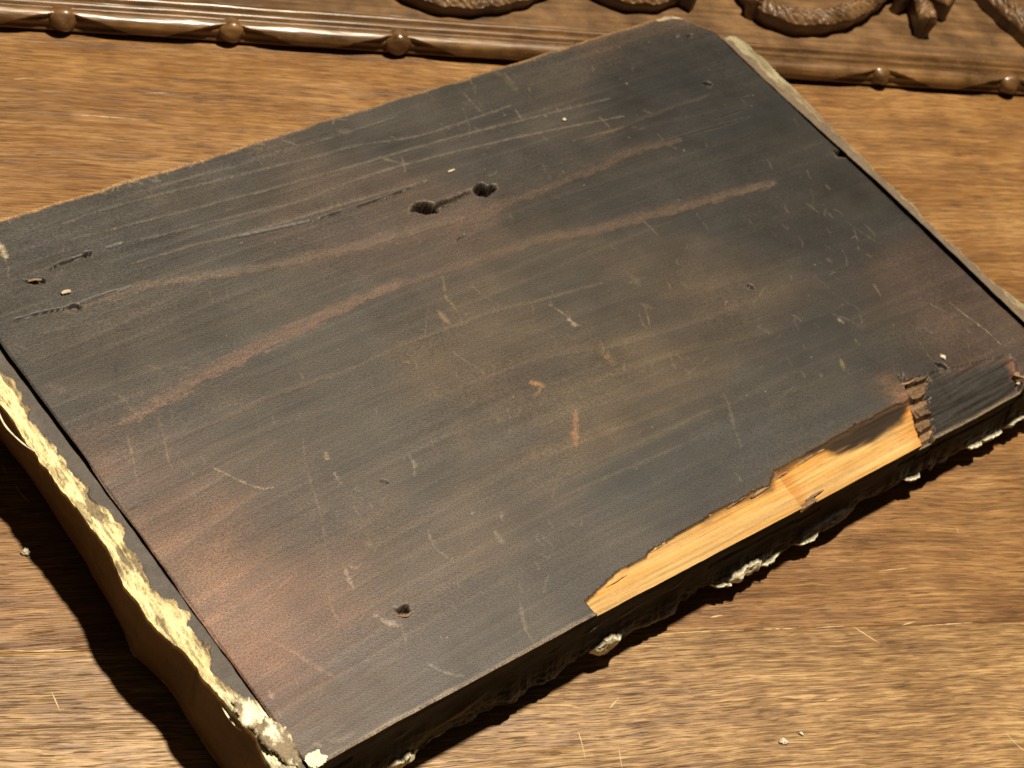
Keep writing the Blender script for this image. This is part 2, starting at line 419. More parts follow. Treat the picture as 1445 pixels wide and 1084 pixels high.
M_PANEL = panel_material('blackened_wood', .52, .36, .10, 1.3, .5)
M_BARE = panel_material('bare_pine', .75, .15, .55, .25, 1.0)
M_STRIP = panel_material('dirty_strip', .62, .3, .10, .5, .5)
M_EDGE = panel_material('charred_tar', .62, .08, .25, .7, 1.0)

def gesso_material(name, c1, c2, c3):
    m = NB(name); co, x, y, z = m.obj()
    n1 = m.noise(co, 5, .6, 260.); n2 = m.noise(co, 4, .65, 1400.)
    ramp = m.n('ValToRGB', None, Fac=m.math('ADD', m.math('MULTIPLY', n1, .7), m.math('MULTIPLY', n2, .3)))
    cr = ramp.color_ramp
    cr.elements[0].position = .36; cr.elements[0].color = C4(*c3)
    cr.elements[1].position = .6; cr.elements[1].color = C4(*c1)
    e = cr.elements.new(.46); e.color = C4(*c2)
    m.bump(n2, .5, .0006)
    return m.out(ramp.outputs[0], .8, .25)
M_CHIP = gesso_material('gesso_white', (.74, .68, .48), (.55, .48, .32), (.22, .17, .11))
M_SPLINTER = gesso_material('splintered_wood', (.26, .17, .095), (.18, .105, .055), (.07, .04, .02))
M_PALEWOOD = gesso_material('pale_splinter', (.44, .36, .25), (.34, .26, .17), (.20, .13, .08))
M_PINE = gesso_material('pine_sliver', (.50, .30, .115), (.42, .235, .08), (.28, .14, .045))
m_ = NB('scratched_fibre'); M_SCRATCH = m_.out(C4(.50, .36, .19), .7, .3)

def carved_material(name, coat, rlo, rhi):
    m = NB(name); co, x, y, z = m.obj()
    st = m.noise(m.xyz(m.math('MULTIPLY', x, 22), m.math('MULTIPLY', y, 420), m.math('MULTIPLY', z, 420)), 4, .6)
    bl = m.noise(co, 4, .6, 70.); fi = m.noise(co, 3, .6, 900.)
    ramp = m.n('ValToRGB', None, Fac=m.math('ADD', m.math('MULTIPLY', st, .5), m.math('MULTIPLY', bl, .5)))
    cr = ramp.color_ramp
    cr.elements[0].position = .3; cr.elements[0].color = C4(.030, .014, .005)
    cr.elements[1].position = .68; cr.elements[1].color = C4(.20, .104, .034)
    e = cr.elements.new(.48); e.color = C4(.092, .046, .015)
    col = m.mix(m.maprange(fi, .62, .72, 0, .5), ramp.outputs[0], C4(.24, .16, .085))
    m.bump(m.math('ADD', st, m.math('MULTIPLY', fi, .4)), .3, .0003)
    m.b.inputs['Coat Weight'].default_value = coat; m.b.inputs['Coat Roughness'].default_value = .24
    m.b.inputs['Coat Tint'].default_value = C4(1.0, .9, .72)
    return m.out(col, m.maprange(bl, .3, .7, rlo, rhi), .45)
M_CARVED = carved_material('waxed_carved_wood', .5, .34, .5)
M_RELIEF = carved_material('dull_carved_wood', .12, .45, .62)

# ---------------------------------------------------------------- table
table = empty('table_top', (0, 0, 0)); tag(table, kind='structure', label='worn brown oak table top with fine horizontal grain', cat='table top')
SEAM0, SLOPE = 0.3105, -0.0085
def plank(ya, yb, mat, seed):
    """one board of the table between two long edges (y at x=0); a slightly eased edge, 25 mm thick"""
    xs = np.linspace(-300, 900, 241); prof = []
    n = 40
    rnd = np.random.default_rng(seed)
    ea = xs * 0
    rows = []
    def edge(y0, t): return y0 * 1000 + SLOPE * xs + ea * t
    spec = [(0, .012, -25), (0, .012, -.25), (0, .14, -.03), (0, 1.0, 0)]
    for _, off, zz in spec: rows.append((edge(ya, 1) + off, np.full_like(xs, zz)))
    for k in range(1, n): rows.append(((edge(ya, 0) + 1) * (1 - k / n) + (edge(yb, 0) - 1) * k / n, np.zeros_like(xs)))
    for _, off, zz in spec[::-1]: rows.append((edge(yb, 1) - off, np.full_like(xs, zz)))
    X = np.stack([xs] * len(rows), 1); Y = np.stack([r[0] for r in rows], 1); Z = np.stack([r[1] for r in rows], 1)
    return grid_obj('plank', X, Y, Z, mat, table)
p_rear = plank(SEAM0, SEAM0 + .34, M_TABLE_REAR, 1)
p_front = plank(SEAM0 - .26, SEAM0, M_TABLE_FRONT, 2)
plank(SEAM0 + .34, SEAM0 + .66, M_TABLE_FRONT, 3)
plank(SEAM0 - .55, SEAM0 - .26, M_TABLE_REAR, 4)

TSC = [[[46.6, 311.2], [60.4, 310.3], [75.8, 310.3]], [[245.1, 307.7], [258.9, 308.], [271.6, 308.2], [281.7, 308.]], [[284.3, 308.2], [294.6, 308.], [303.0, 308.1]],
       [[307.7, 307.9], [318.8, 308.0]], [[340.1, 307.4], [346.1, 308.8]], [[347.5, 306.9], [358.7, 307.2], [367.7, 307.4]], [[321.7, 307.9], [325.5, 304.3], [329.3, 300.8]],
       [[215.2, 274.9], [215.4, 269.9], [215.2, 264.8]], [[362.8, 264.5], [364.8, 260.4], [367.2, 257.1]], [[226.9, 268.0], [226.1, 260.7]], [[50.4, 378.1], [51.5, 375.4]],
       [[54.0, 370.7], [55.1, 367.9], [57.9, 363.8]], [[59.3, 359.7], [60.3, 359.2]], [[60.0, 297.0], [62.1, 289.9]], [[243.0, 303.9], [247.3, 303.5]], [[270.6, 313.3], [276.0, 314.2]],
       [[377.7, 347.2], [377.4, 345.0]], [[227.4, 281.6], [231.5, 285.2]], [[301.9, 280.0], [307.4, 281.0]], [[63.3, 558.4], [71.0, 559.9]], [[82.5, 540.7], [95.3, 540.5], [110.8, 539.8]],
       [[110.9, 554.7], [118.9, 555.7]], [[339.7, 329.7], [351.2, 330.5]]]
for i, pts in enumerate(TSC):                       # raised pale fibres along scratches and the worn seam
    p = smooth(pts, .5) if len(pts) > 2 else np.linspace(pts[0], pts[1], 12)
    d = np.gradient(p, axis=0); d /= np.linalg.norm(d, axis=1)[:, None] + 1e-9
    nrm = np.stack([-d[:, 1], d[:, 0]], 1)
    t = np.linspace(0, 1, len(p))
    w = (.05 + .20 * vnoise(t * len(p) * .35, i * 3.1, i)) * np.sqrt(np.clip(np.sin(np.pi * (t * .96 + .02)), 0, 1))
    V = np.concatenate([np.c_[p + nrm * w[:, None], np.full(len(p), .03)], np.c_[p, np.full(len(p), .10)], np.c_[p - nrm * w[:, None], np.full(len(p), .03)]])
    n = len(p); k = np.arange(n - 1)
    F = np.concatenate([np.stack([k + n, k + n + 1, k + 1, k], 1), np.stack([k + 2 * n, k + 2 * n + 1, k + n + 1, k + n], 1)])
    par = p_rear if p[:, 1].mean() > 308.5 else p_front
    mesh_obj('scratch', V, F, M_SCRATCH, par)

# ---------------------------------------------------------------- the carved board behind
RC, RZ0, RR = 588.6, 4.9, 4.4          # roll: centre y, centre z, radius (mm)
carved = empty('carved_board', (.28, .584, 0))
tag(carved, 'carved brown wooden board with beaded moulding lying along the back of the table', 'carving')
OX, OY = -280.0, -584.0
BEADS = [-50, 16, 82.1, 146.4, 213.8, 291, 362, 433.8, 499.5, 566]
xs = np.arange(-120, 680, .6)
phi = np.radians(np.r_[np.linspace(-75, 100, 64)])
Xg, PH = np.meshgrid(xs, phi, indexing='ij')
deg = np.degrees(PH)
mask = np.zeros_like(Xg)
for b in BEADS:
    q = 1 - np.abs(Xg - b) / 25.0
    top = -22 + 104 * np.clip(q, 0, 1) ** .8
    wob = (vnoise(Xg * .3, deg * .05, 3) - .5) * 9
    mask = np.maximum(mask, np.where(q > 0, sstep(0, 9, top - deg + wob) * sstep(-48, -40, deg), 0))
rr = RR * (1 + .10 * (fbm(Xg * .05, deg * .03, 5, 4) - .5)) - mask * 2.0
wav = (fbm(xs * .02, xs * 0, 2, 2) - .5)[:, None] * .5
grid_obj('roll_moulding', Xg + OX, RC - rr * np.cos(PH) + OY + wav, RZ0 + rr * np.sin(PH), M_CARVED, carved, flip=True)
# stepped fillets between the roll and the flat field
prof = np.array([(1.2, 9.0), (2.4, 8.2), (3.2, 7.4), (3.8, 7.3), (4.3, 8.0), (5.0, 8.7), (5.8, 8.8), (6.5, 8.4), (7.0, 7.8), (7.4, 7.8), (7.9, 8.6), (8.6, 9.4), (9.4, 9.6), (10.2, 9.3), (10.8, 8.9), (11.4, 9.0)])
pf = smooth(prof, .25)
for nm, a, b in (('fillet_moulding', 0, 7.2), ('fillet_moulding', 7.1, 11.5)):
    pp = pf[(pf[:, 0] >= a) & (pf[:, 0] <= b)]
    X = np.stack([xs] * len(pp), 1)
    Y = RC + pp[None, :, 0] + wav * .8 + OY + 0 * X; Z = pp[None, :, 1] + (fbm(X * .05, pp[None, :, 0] * .5, 4, 3) - .5) * .45
    grid_obj(nm, X + OX, Y, Z, M_CARVED, carved)
# flat field: a board with thickness
xf = np.arange(-120, 681, 2.0); yf = np.r_[np.linspace(599.5, 670, 90), np.linspace(672, 800, 40)]
Xf, Yf = np.meshgrid(xf, yf, indexing='ij')
Zf = 8.9 + (fbm(Xf * .08, Yf * .3, 6, 3) - .5) * .5
Zf[:, -1] = 0; Zf[0, :] = 0; Zf[-1, :] = 0
grid_obj('field', Xf + OX, Yf + OY, Zf, M_RELIEF, carved)
xe = np.array([[-119.5, -119.5], [679.5, 679.5]]); 
grid_obj('underside', xe + OX, np.array([[588., 799.], [588., 799.]]) + OY, np.full((2, 2), .4), M_CARVED, carved, flip=True)
for k, b in enumerate(BEADS):
    bm = bmesh.new(); bmesh.ops.create_uvsphere(bm, u_segments=28, v_segments=18, radius=1.0)
    for v in bm.verts:
        s = 1 + .05 * math.sin(3 * v.co.x + 4 * v.co.z + k) + .03 * math.cos(7 * v.co.y + k)
        s *= (1, .93, 1.03, .97, 1.05, .95, 1, .94, 1.04, .98)[k]
        v.co = Vector(((b + OX + v.co.x * 5.3 * s), RC + OY - .3 + v.co.y * 4.9 * s, 5.2 + v.co.z * 5.0 * s)) * .001
    me = bpy.data.meshes.new('bead'); bm.to_mesh(me); bm.free(); me.materials.append(M_CARVED)
    for p in me.polygons: p.use_smooth = True
    o = bpy.data.objects.new('bead', me); COL.objects.link(o); o.parent = carved

def sweep(name, pts, w0, w1, h, seed, notch=1.5, pitch=3.6, base=8.7):
    """a carved strand: steep sides, domed top, cut with slanting notches"""
    p = smooth(pts, .5); n = len(p)
    d = np.gradient(p, axis=0); d /= np.linalg.norm(d, axis=1)[:, None] + 1e-9
    nr = np.stack([-d[:, 1], d[:, 0]], 1)
    L = np.r_[0, np.cumsum(np.linalg.norm(np.diff(p, axis=0), axis=1))]
    t = L / L[-1]
    w = (w0 + (w1 - w0) * t) * (np.clip(np.minimum(t, 1 - t) / .07, 0, 1) ** .5 * .97 + .03)
    w = w * (1 + .13 * np.sin(L / 2.1 + seed) * np.clip(np.minimum(t, 1 - t) * 8, 0, 1) + (fbm(L * .2, L * 0, seed, 3) - .5) * .35)
    s = np.linspace(-1, 1, 41)
    S, T = np.meshgrid(s, L)
    Wd = w[:, None]
    off = np.sign(S) * np.minimum(np.abs(S) / .86, 1) * Wd * (1 - .45 * np.clip((np.abs(S) - .86) / .14, 0, 1))
    dome = np.where(np.abs(S) < .86, .62 + .38 * np.sqrt(np.clip(1 - (S / .88) ** 2, 0, 1)), (1 - np.abs(S)) / .14 * .78)
    ph = T / pitch + S * 1.1 + (vnoise(T * .3, S * 2, seed) - .5) * .9
    cut = np.abs((ph % 1) - .5) * 2
    Z = base - 1.0 + (h * 1.5 + 1.0) * dome - notch * (1 - sstep(0, .55, cut)) * sstep(.86, .7, np.abs(S)) + (fbm(T * .3, S * 2, seed, 4) - .5) * 2.0 * sstep(1, .8, np.abs(S))
    X = p[:, 0:1] + nr[:, 0:1] * off; Y = p[:, 1:2] + nr[:, 1:2] * off
    return grid_obj(name, X + OX, Y + OY, Z, M_RELIEF, carved, flip=True)
sweep('scroll', [(262, 652.5), (240, 657.5), (222, 645.5), (217, 625.5), (224, 609.5), (240, 605), (258, 608.5), (274, 615.5), (288, 627.5), (297, 645.5), (293, 665.5), (276, 675.5), (260, 669.5)], 5.2, 3.6, 6, 1)
sweep('scroll', [(338, 665.5), (318, 661.5), (305, 645.5), (304, 629.5), (312, 618.5), (326, 616.5), (340, 621.5), (352, 633.5), (358, 651.5)], 5.0, 3.6, 6, 2)
sweep('scroll', [(420, 665.5), (398, 661.5), (384, 645.5), (380, 627.5), (384, 615.5), (394, 610), (408, 610.5), (426, 617.5), (444, 630.5), (460, 647.5), (466, 669.5), (455, 687.5)], 5.4, 4.0, 7.5, 3)
sweep('stem', [(497, 669.5), (503, 647.5), (508, 630.5), (514, 617.5), (520, 606.5), (532, 600.5)], 3.2, 2.6, 6.5, 4, .6, 6)
sweep('stem', [(506, 673.5), (512, 651.5), (517, 634.5), (523, 621.5), (530, 610.5), (542, 603.5)], 3.2, 2.6, 5.0, 5, .6, 6)
sweep('scroll', [(180, 687.5), (160, 681.5), (150, 661.5), (158, 643.5), (176, 637.5), (194, 645.5), (200, 665.5)], 5, 3.5, 6, 6)
sweep('leaf', [(352, 619.5), (346, 623.5), (340, 637.5)], 5.0, 3.0, 8.0, 8, 1.0, 4)
sweep('leaf', [(378, 614.5), (380, 625.5), (378, 643.5)], 5.0, 3.0, 8.5, 9, 1.0, 4)
sweep('bud', [(461, 610.5), (463, 619.5), (464, 631.5)], 5.0, 4.0, 9.0, 10, .9, 4)
sweep('bud', [(453, 627.5), (460, 633.5), (464, 643.5)], 3.6, 3.0, 9.5, 11, .8, 4)
sweep('bud', [(480, 625.5), (473, 631.5), (468, 643.5)], 3.6, 3.0, 9.5, 12, .8, 4)

# ---------------------------------------------------------------- the old panel, lying face down
TOP = 30.0                                           # back of the panel above the table (mm)
panel = empty('wooden_panel', (0.124657, 0.251140, 0.0), 0.4492255)
tag(panel, 'blackened old wooden panel with cream flaking rim and bare broken edge lying on the table', 'panel')

du, dv = .36, .42
U1 = np.arange(-2.2, 338.2, du); nU = len(U1)
nV = int(216 / dv)
tv = np.linspace(0, 1, nV)
front = np.interp(U1, [0, 28, 80, 104, 338], [0, .4, .5, .6, 0]) + (fbm(U1 * .05, U1 * 0, 1, 4) - .5) * .9
back = 216.0 + (fbm(U1 * .035, U1 * 0 + 5, 2, 5, .6) - .5) * 2.6
back = np.where(U1 > 326, back - (U1 - 326) ** 1.15 * .85, back)      # the far corner is worn away
U = np.repeat(U1[:, None], nV, 1)
V = front[:, None] + (back - front)[:, None] * tv[None, :]
endl = (fbm(tv * 14, tv * 0, 3, 4) - .5) * 1.1; endr = (fbm(tv * 16, tv * 0 + 3, 4, 4) - .5) * 1.4
U = U + np.exp(-(U1 - U1[0]) / 2.5)[:, None] * endl[None, :] + np.exp(-(U1[-1] - U1) / 2.5)[:, None] * endr[None, :]

# base tint by interpolation of the stains seen on the board
num = np.zeros(U.shape + (3,)); den = np.zeros(U.shape)
for (q, c) in TINTS:
    wgt = np.exp(-((U - q[0]) ** 2 / (2 * 17. ** 2) + (V - q[1]) ** 2 / (2 * 11. ** 2))) + 1e-5
    num += wgt[..., None] * lin(c); den += wgt
tint = num / den[..., None]
KP = .50                                             # lit colour -> albedo
tint *= KP * .80 * np.array([1.07, .985, .88])
Z = (fbm(U * .012, V * .02, 5, 3) - .5) * .9
curve = np.interp(U, [0, 60, 125, 200, 300, 340], [-4, 1, 3, 1, -5, -7])      # the grain bows
grv = V - curve * sstep(216, 60, V)
g1 = fbm(U * .012, grv * .35, 6, 4, .6); g2 = fbm(U * .03, grv * 1.2, 7, 3, .6)
tint *= (1 + (g1 - .5) * .34 + (g2 - .5) * .16)[..., None]
blot = fbm(U * .05, V * .07, 8, 5, .6)
tint *= (1 + (blot - .5) * 1.0)[..., None]
warm = np.array([1.10, 1.0, .88])
tint *= warm ** ((fbm(U * .03, V * .06, 9, 3) - .5) * 2.2)[..., None]
rc = grv / np.interp(V, [0, 60, 120, 216], [5.5, 6.5, 9.0, 8.0]) + (fbm(U * .008, V * .05, 3, 2) - .5) * 1.6 + (fbm(U * .25, V * .5, 4, 2) - .5) * .06
saw = rc - np.floor(rc); ring_id = np.floor(rc)
amp = vnoise(ring_id * 1.7, U * .015, 6)
late = sstep(.0, .05, saw) * (1 - sstep(.05, .5, saw))            # a crisp edge, then fading
tint *= (1 + (late - .3) * (.10 + .34 * amp ** 2))[..., None]
Z += (g2 - .5) * .05 + (g1 - .5) * .10 + late * .04 * amp
gloss = np.zeros(U.shape)

def stroke(pts, hw, c, al, soft=.5, dz=0.0, jag=.5, breakup=.5, seed=0, asym=False):
    p = smooth(pts, 1.5)
    win = window(U, V, p, hw * 3 + 3)
    if win is None: return
    u = U[win]; v = V[win]
    d, f = pdist(u, v, p)
    d = d + (fbm(u * .35, v * .9, seed, 3) - .5) * hw * jag * 2
    if asym:                                         # latewood: crisp on the near side, fading on the far side
        pv = np.interp(u, p[np.argsort(p[:, 0]), 0], p[np.argsort(p[:, 0]), 1])
        d = np.where(v < pv, d * 2.4, d * .62)
    w = hw * (.45 + .55 * np.sqrt(np.clip(np.sin(np.pi * np.clip(f * .92 + .04, 0, 1)), 0, 1)))
    m = sstep(1, 1 - soft, d / w) * al * (1 - breakup + breakup * 2 * np.clip(fbm(u * .25, v * .7, seed + 3, 3), 0, .9))
    m = np.clip(m, 0, 1)
    tint[win] = tint[win] * (1 - m[..., None]) + lin(c) * KP * m[..., None]
    Z[win] += dz * m

for i, (p, w, c, al, so) in enumerate(STROKES): stroke(p, w * 1.15, c, min(1, al), min(1, so + .25), -.05, .5, .5, i, True)
for i, (p, w, c, al) in enumerate(SCRATCHES): stroke(p, w * 1.15, c, min(1, al * 1.1), 1.0, -.05, .8 if w < 1.2 else .45, .5 if w < 1.2 else .3, i + 3)
rs = np.random.default_rng(5)
for i in range(330):                                 # old faint scuffs in every direction
    u0, v0 = rs.uniform(0, 335), rs.uniform(5, 212); a = rs.choice([1.1, 1.75, .2], p=[.5, .35, .15]) + rs.normal(0, .25); L = rs.uniform(1., 5) * (1 + 2 * (rs.random() < .15))
    if i % 3: u0, v0 = [(60, 60), (130, 90), (190, 75), (90, 30), (250, 60), (30, 110), (210, 190), (300, 90)][i % 8]; u0 += rs.normal(0, 18); v0 += rs.normal(0, 14)
    p = [(u0, v0), (u0 + math.cos(a) * L * .5 + rs.normal() * .5, v0 + math.sin(a) * L * .5), (u0 + math.cos(a) * L, v0 + math.sin(a) * L + rs.normal() * .8)]
    stroke(p, rs.uniform(.25, .6), (128, 112, 90), rs.uniform(.12, .5), .8, -.02, .6, .8, i)
for i in range(110):                                 # specks of white dust and gesso
    u0, v0 = rs.uniform(0, 335), rs.uniform(8, 214)
    stroke([(u0, v0), (u0 + rs.normal() * .3, v0 + rs.normal() * .3)], rs.uniform(.22, .42), (180, 168, 142), rs.uniform(.2, .9) ** 1.6, .8, .04, .3, .2, i)
for i in range(14):                                  # crumbled chips along the back edge
    u0 = rs.uniform(20, 200)
    stroke([(u0, 215), (u0 + rs.normal() * 2, 213)], rs.uniform(.4, 1.0), (140, 126, 104), rs.uniform(.3, .7), .6, -.2, .6, .5, i)

stroke([(318, 215), (326, 214), (332, 211)], .9, (205, 192, 160), .9, .6, .1, .8, .7, 3)
stroke([(334.5, 206), (336.5, 203)], .7, (205, 192, 160), .8, .6, .1, .8, .7, 4)
# worn arris along the front edge, with its lit highlight line painted in
dfr = V - front[:, None]
wear_glint = sstep(1.5, .1, dfr + (fbm(U * .15, V * .5, 3, 3) - .5) * 1.2) * np.clip(np.interp(U, [0, 20, 60, 118, 122], [.5, .8, .7, .6, 0]), 0, 1)
tint = tint * (1 - wear_glint[..., None] * .9) + KP * lin((196, 172, 146)) * wear_glint[..., None] * .9
dbk = back[:, None] - V
back_lit_rim = sstep(1.7, .5, dbk + (fbm(U * .2, V * .5, 4, 3) - .5) * 1.4) * np.interp(U, [0, 60, 150, 340], [.9, .8, .5, .4])  # lit rim of the back edge, painted into the tint as pale tan
tint = tint * (1 - back_lit_rim[..., None] * .7) + lin((200, 150, 92)) * .75 * back_lit_rim[..., None] * .7
Z -= .35 * sstep(1.0, 0, dfr) ** 2 + .15 * sstep(.8, 0, dbk) ** 2
dl = U + 2.2; dr = 338.0 - U
Z -= .35 * sstep(.8, 0, dl) ** 2 + .35 * sstep(.8, 0, dr) ** 2

# cracks
for i, (p, w, dep) in enumerate(CRACKS):
    q = smooth(p, 1.0); win = window(U, V, q, w * 4 + 2)
    if win is None: continue
    u = U[win]; v = V[win]; d, f = pdist(u, v, q)
    d = d + (fbm(u * .6, v * 1.2, i, 3) - .5) * w * .7
    ww = np.maximum(w * 1.4, .46) * (.35 + .65 * np.sin(np.pi * np.clip(f * .9 + .05, 0, 1)))
    m = sstep(1.25, .25, d / ww)
    Z[win] -= dep * m * 1.9
    tint[win] *= (1 - .85 * m)[..., None]
    lip = sstep(0, .6, d / ww - 1) * sstep(3.0, 1.4, d / ww) * (v < np.interp(u, *zip(*sorted(p)))) * .35
    tint[win] = tint[win] * (1 - lip[..., None]) + KP * lin((126, 108, 86)) * lip[..., None]
# nail holes and the slot between two of them
for i, (poly, dep) in enumerate(HOLES):
    win = window(U, V, poly, 3); u = U[win]; v = V[win]
    am = 1.2 if i < 2 else .7; uu = u + (fbm(u * .7, v * .7, i, 3) - .5) * am; vv = v + (fbm(u * .7, v * .7, i + 5, 3) - .5) * am
    q = poly + [poly[0]]
    d, f = pdist(uu, vv, q); ins = inside(uu, vv, poly)
    sd = np.where(ins, d, -d)
    m = sstep(-.1, .75, sd)
    Z[win] -= dep * m * (.8 + .4 * fbm(u * .9, v * .9, i + 2, 3))
    if dep > 1.4 and dep != 2.4: tint[win] = tint[win] * (1 - m[..., None]) + lin((34, 26, 18)) * m[..., None]
    else: tint[win] = tint[win] * (1 - .6 * m[..., None]) + KP * lin((56, 48, 38)) * .6 * m[..., None]
    lip = sstep(-1.3, -.3, sd) * (1 - m) * .4 * (fbm(u * .5, v * .5, 9, 2) > .5)
    tint[win] = tint[win] * (1 - lip[..., None]) + KP * lin((140, 122, 100)) * lip[..., None]

# the broken front edge: split-away wood, its blackened lip, the stepped end and the sunken corner
bu = np.array([p[0] for p in BARE[:15]]); bv = np.array([p[1] for p in BARE[:15]])
jag = (fbm(U * .07, V * .35, 4, 3, .5) - .5) * 2.4 + (np.floor(vnoise(U * .12, V * 0 + 2, 5) * 4) / 4 - .4) * 1.2
vt = np.interp(U, bu, bv)
vt = np.where(U < 103.5, -5, vt)
end_line = 262.0 + (V - 6) * .55                       # slanting break at the right end
reg = (V < vt + jag * sstep(100, 108, U)) & (U < end_line) & (U > 103.0 + (3 - V) * .5 + (vnoise(V * 1.1, U * 0, 4) - .5) * 3)
depth = np.interp(U, [103, 112, 150, 193, 196.8, 197.6, 230, 262], [.55, 1.0, 1.5, 2.0, 2.1, 3.1, 3.0, 2.7])
tt = np.clip(1 - V / np.maximum(vt, .5), 0, 1)
split = fbm(U * .02, V * 1.1, 10, 4, .6)
zb = -.85 - depth * tt ** .75 + (split - .5) * .9 + (fbm(U * .05, V * 2.2, 11, 3) - .5) * .55
vlow = np.interp(U, [204, 212, 216, 221, 225, 232, 242, 251, 258, 263, 268], [18, 16, 14.5, 13.2, 10.9, 10.0, 9.2, 9.6, 10.6, 13.2, 18])
lipm = sstep(-1.8, 1.8, V - vlow + (fbm(U * .10, V * .9, 3, 3) - .5) * 3.0)
gr = fbm(U * .012, V * 2.0, 12, 4, .65)
pine = lin((240, 192, 122)) * .50 * (.62 + .80 * gr)[..., None]
pine = pine * (1 + (np.array([1.10, .95, .72]) - 1) * (sstep(.5, 1.0, V / np.maximum(vt, 1)) * .75 * fbm(U * .05, V * .3, 2, 3))[..., None])
pine = pine * (np.array([.86, .70, .52]) ** (sstep(250, 263, U) * .9 + .9 * (U > 197) * sstep(205, 198, U))[..., None])
pine *= (1 - .16 * sstep(.78, .95, vnoise(U * .16, V * 2.2, 8)))[..., None] * (.82 + .36 * fbm(U * .01, V * .45, 15, 3))[..., None]
rot_ = KP * lin((60, 46, 32)) * (.7 + .6 * gr)[..., None]
band = fbm(U * .006, V * .30 + U * .006, 5, 3)
pine = pine * (np.array([.94, .80, .56]) ** (sstep(.46, .62, band) * .55 + sstep(.45, .9, V / np.maximum(vt, 1)) * sstep(140, 185, U) * .9)[..., None])
pine = pine * (1 - lipm[..., None]) + rot_ * lipm[..., None]
bd = np.clip((vt + jag - V) / 1.0, 0, 1)
# scorched fringe where the black skin thins over the break
fr = (sstep(3.5, 0, V - vt - jag) * (V > vt + jag) * sstep(140, 200, U) * sstep(275, 255, U) * .35)
tint = tint * (1 - fr[..., None]) + KP * lin((104, 78, 54)) * fr[..., None]
Z = np.where(reg, np.minimum(Z, zb), Z)
edge_d = (vt + jag - V)
soft_w = np.interp(U, [100, 140, 165, 190, 215, 262], [.5, .8, 2.4, 3.4, 2.4, 1.2])
scor = sstep(1, 0, np.clip(edge_d / soft_w + (fbm(U * .15, V * 1.2, 7, 3) - .5) * .8, 0, 1)) * .85
pine = pine * (1 - scor[..., None]) + KP * lin((92, 66, 42)) * scor[..., None]
tint = np.where(reg[..., None], pine, tint)

# right of the break: sunken dark facet with long grain lines
vtop2 = np.interp(U, [262, 272, 285, 300, 318, 324], [12, 23, 21.5, 18, 14.5, 13]) + (fbm(U * .2, V * 0, 6, 3) - .5) * 1.5
reg2 = (U >= end_line) & (U < 318 + (V - 6) * .55 + (vnoise(V * .8, U * 0, 9) - .5) * 2.5) & (V < vtop2)
t2 = np.clip(1 - V / np.maximum(vtop2, 1), 0, 1)
z2 = -.05 - 4.6 * t2 ** 1.1 + (fbm(U * .03, V * .8, 13, 4, .6) - .5) * 1.2
wj = (fbm(U * .25, V * .15, 3, 3) - .5) * 3.0
width = np.interp(V, [0, 3, 6, 10, 15, 20, 24], [7, 8.0, 9.5, 9.0, 8.0, 12.0, 16.0]) + (np.floor(vnoise(V * .5, U * 0, 6) * 4) / 4 - .4) * 5 + (vnoise(V * 1.4, U * .4, 5) - .5) * 2
stair = (U >= end_line) & (U - end_line < width)
VB = [-9., 1.6, 4.6, 9.0, 15.5, 21.0, 30.]; ZB = [-6.8, -5.2, -3.8, -2.7, -1.6, -.5]
wj = wj + (U - end_line) * np.array([.1, .3, -.15, .2, .35])[np.clip((V / 5).astype(int), 0, 4)] * .5
tread = np.clip(np.searchsorted(VB, V + wj * .35) - 1, 0, 5)
lo_ = np.array(VB)[tread]; ln_ = np.array(VB)[tread + 1] - lo_
z2s = np.array(ZB)[tread] + np.array([0, 1.6, 2.4, 2.0, 1.8, .5])[tread] * (.5 - np.clip((V + wj * .35 - lo_) / np.minimum(ln_, 6), 0, 1)) * (tread > 0) + (fbm(U * .12, V * .5, 9, 3) - .5) * .9
z2 = np.where(stair, z2s, z2)
Z = np.where(reg2, np.minimum(Z, z2), Z)
fac = KP * .8 * lin((52, 44, 33)) * (.55 + .9 * fbm(U * .02, V * 1.6, 14, 4, .65))[..., None]
stc = KP * lin((160, 124, 88)) * np.array([.8, 1.25, 1.05, .9, .8, .65])[tread][..., None] * (.45 + 1.0 * fbm(U * .15, V * .8, 5, 4))[..., None]
ms = stair * np.clip(1.3 - fbm(U * .25, V * .4, 2, 3) * .9, 0, 1) * np.where(tread == 0, .25, 1)
fac = fac * (1 - ms[..., None]) + stc * ms[..., None]
red2 = sstep(314, 320, U + (fbm(U * .2, V * .5, 3, 3) - .5) * 6)
fac = fac * (1 - red2[..., None]) + KP * lin((122, 84, 62)) * red2[..., None]
rim2 = sstep(1.6, .2, V - front[:, None]) * .8
fac = fac * (1 - rim2[..., None]) + KP * lin((160, 138, 110)) * rim2[..., None]
bl2 = sstep(0, 4.5, vtop2 - V + (fbm(U * .1, V * .5, 8, 3) - .5) * 3)
bl2 = np.where(stair, 1, bl2)
tint = np.where(reg2[..., None], fac * bl2[..., None] + tint * (1 - bl2[..., None]), tint)
ck = sstep(.75, .35, np.abs(U - end_line + .2 + (fbm(V * .4, U * 0, 2, 3) - .5) * 1.0)) * sstep(2, 4, V) * sstep(27, 22, V)
Z = Z - ck * 1.6; tint = tint * (1 - .85 * ck[..., None])
# warm bruised wood beside the crack at the break
bru = np.exp(-((U - 265) / 7) ** 2 - ((V - 17) / 9) ** 2) * (~reg) * (~reg2) * .8 * fbm(U * .2, V * .4, 6, 3) * 1.4
bru = np.clip(bru, 0, 1)
tint = tint * (1 - bru[..., None]) + KP * lin((160, 112, 72)) * bru[..., None]
tint = np.clip(tint, .004, .95)

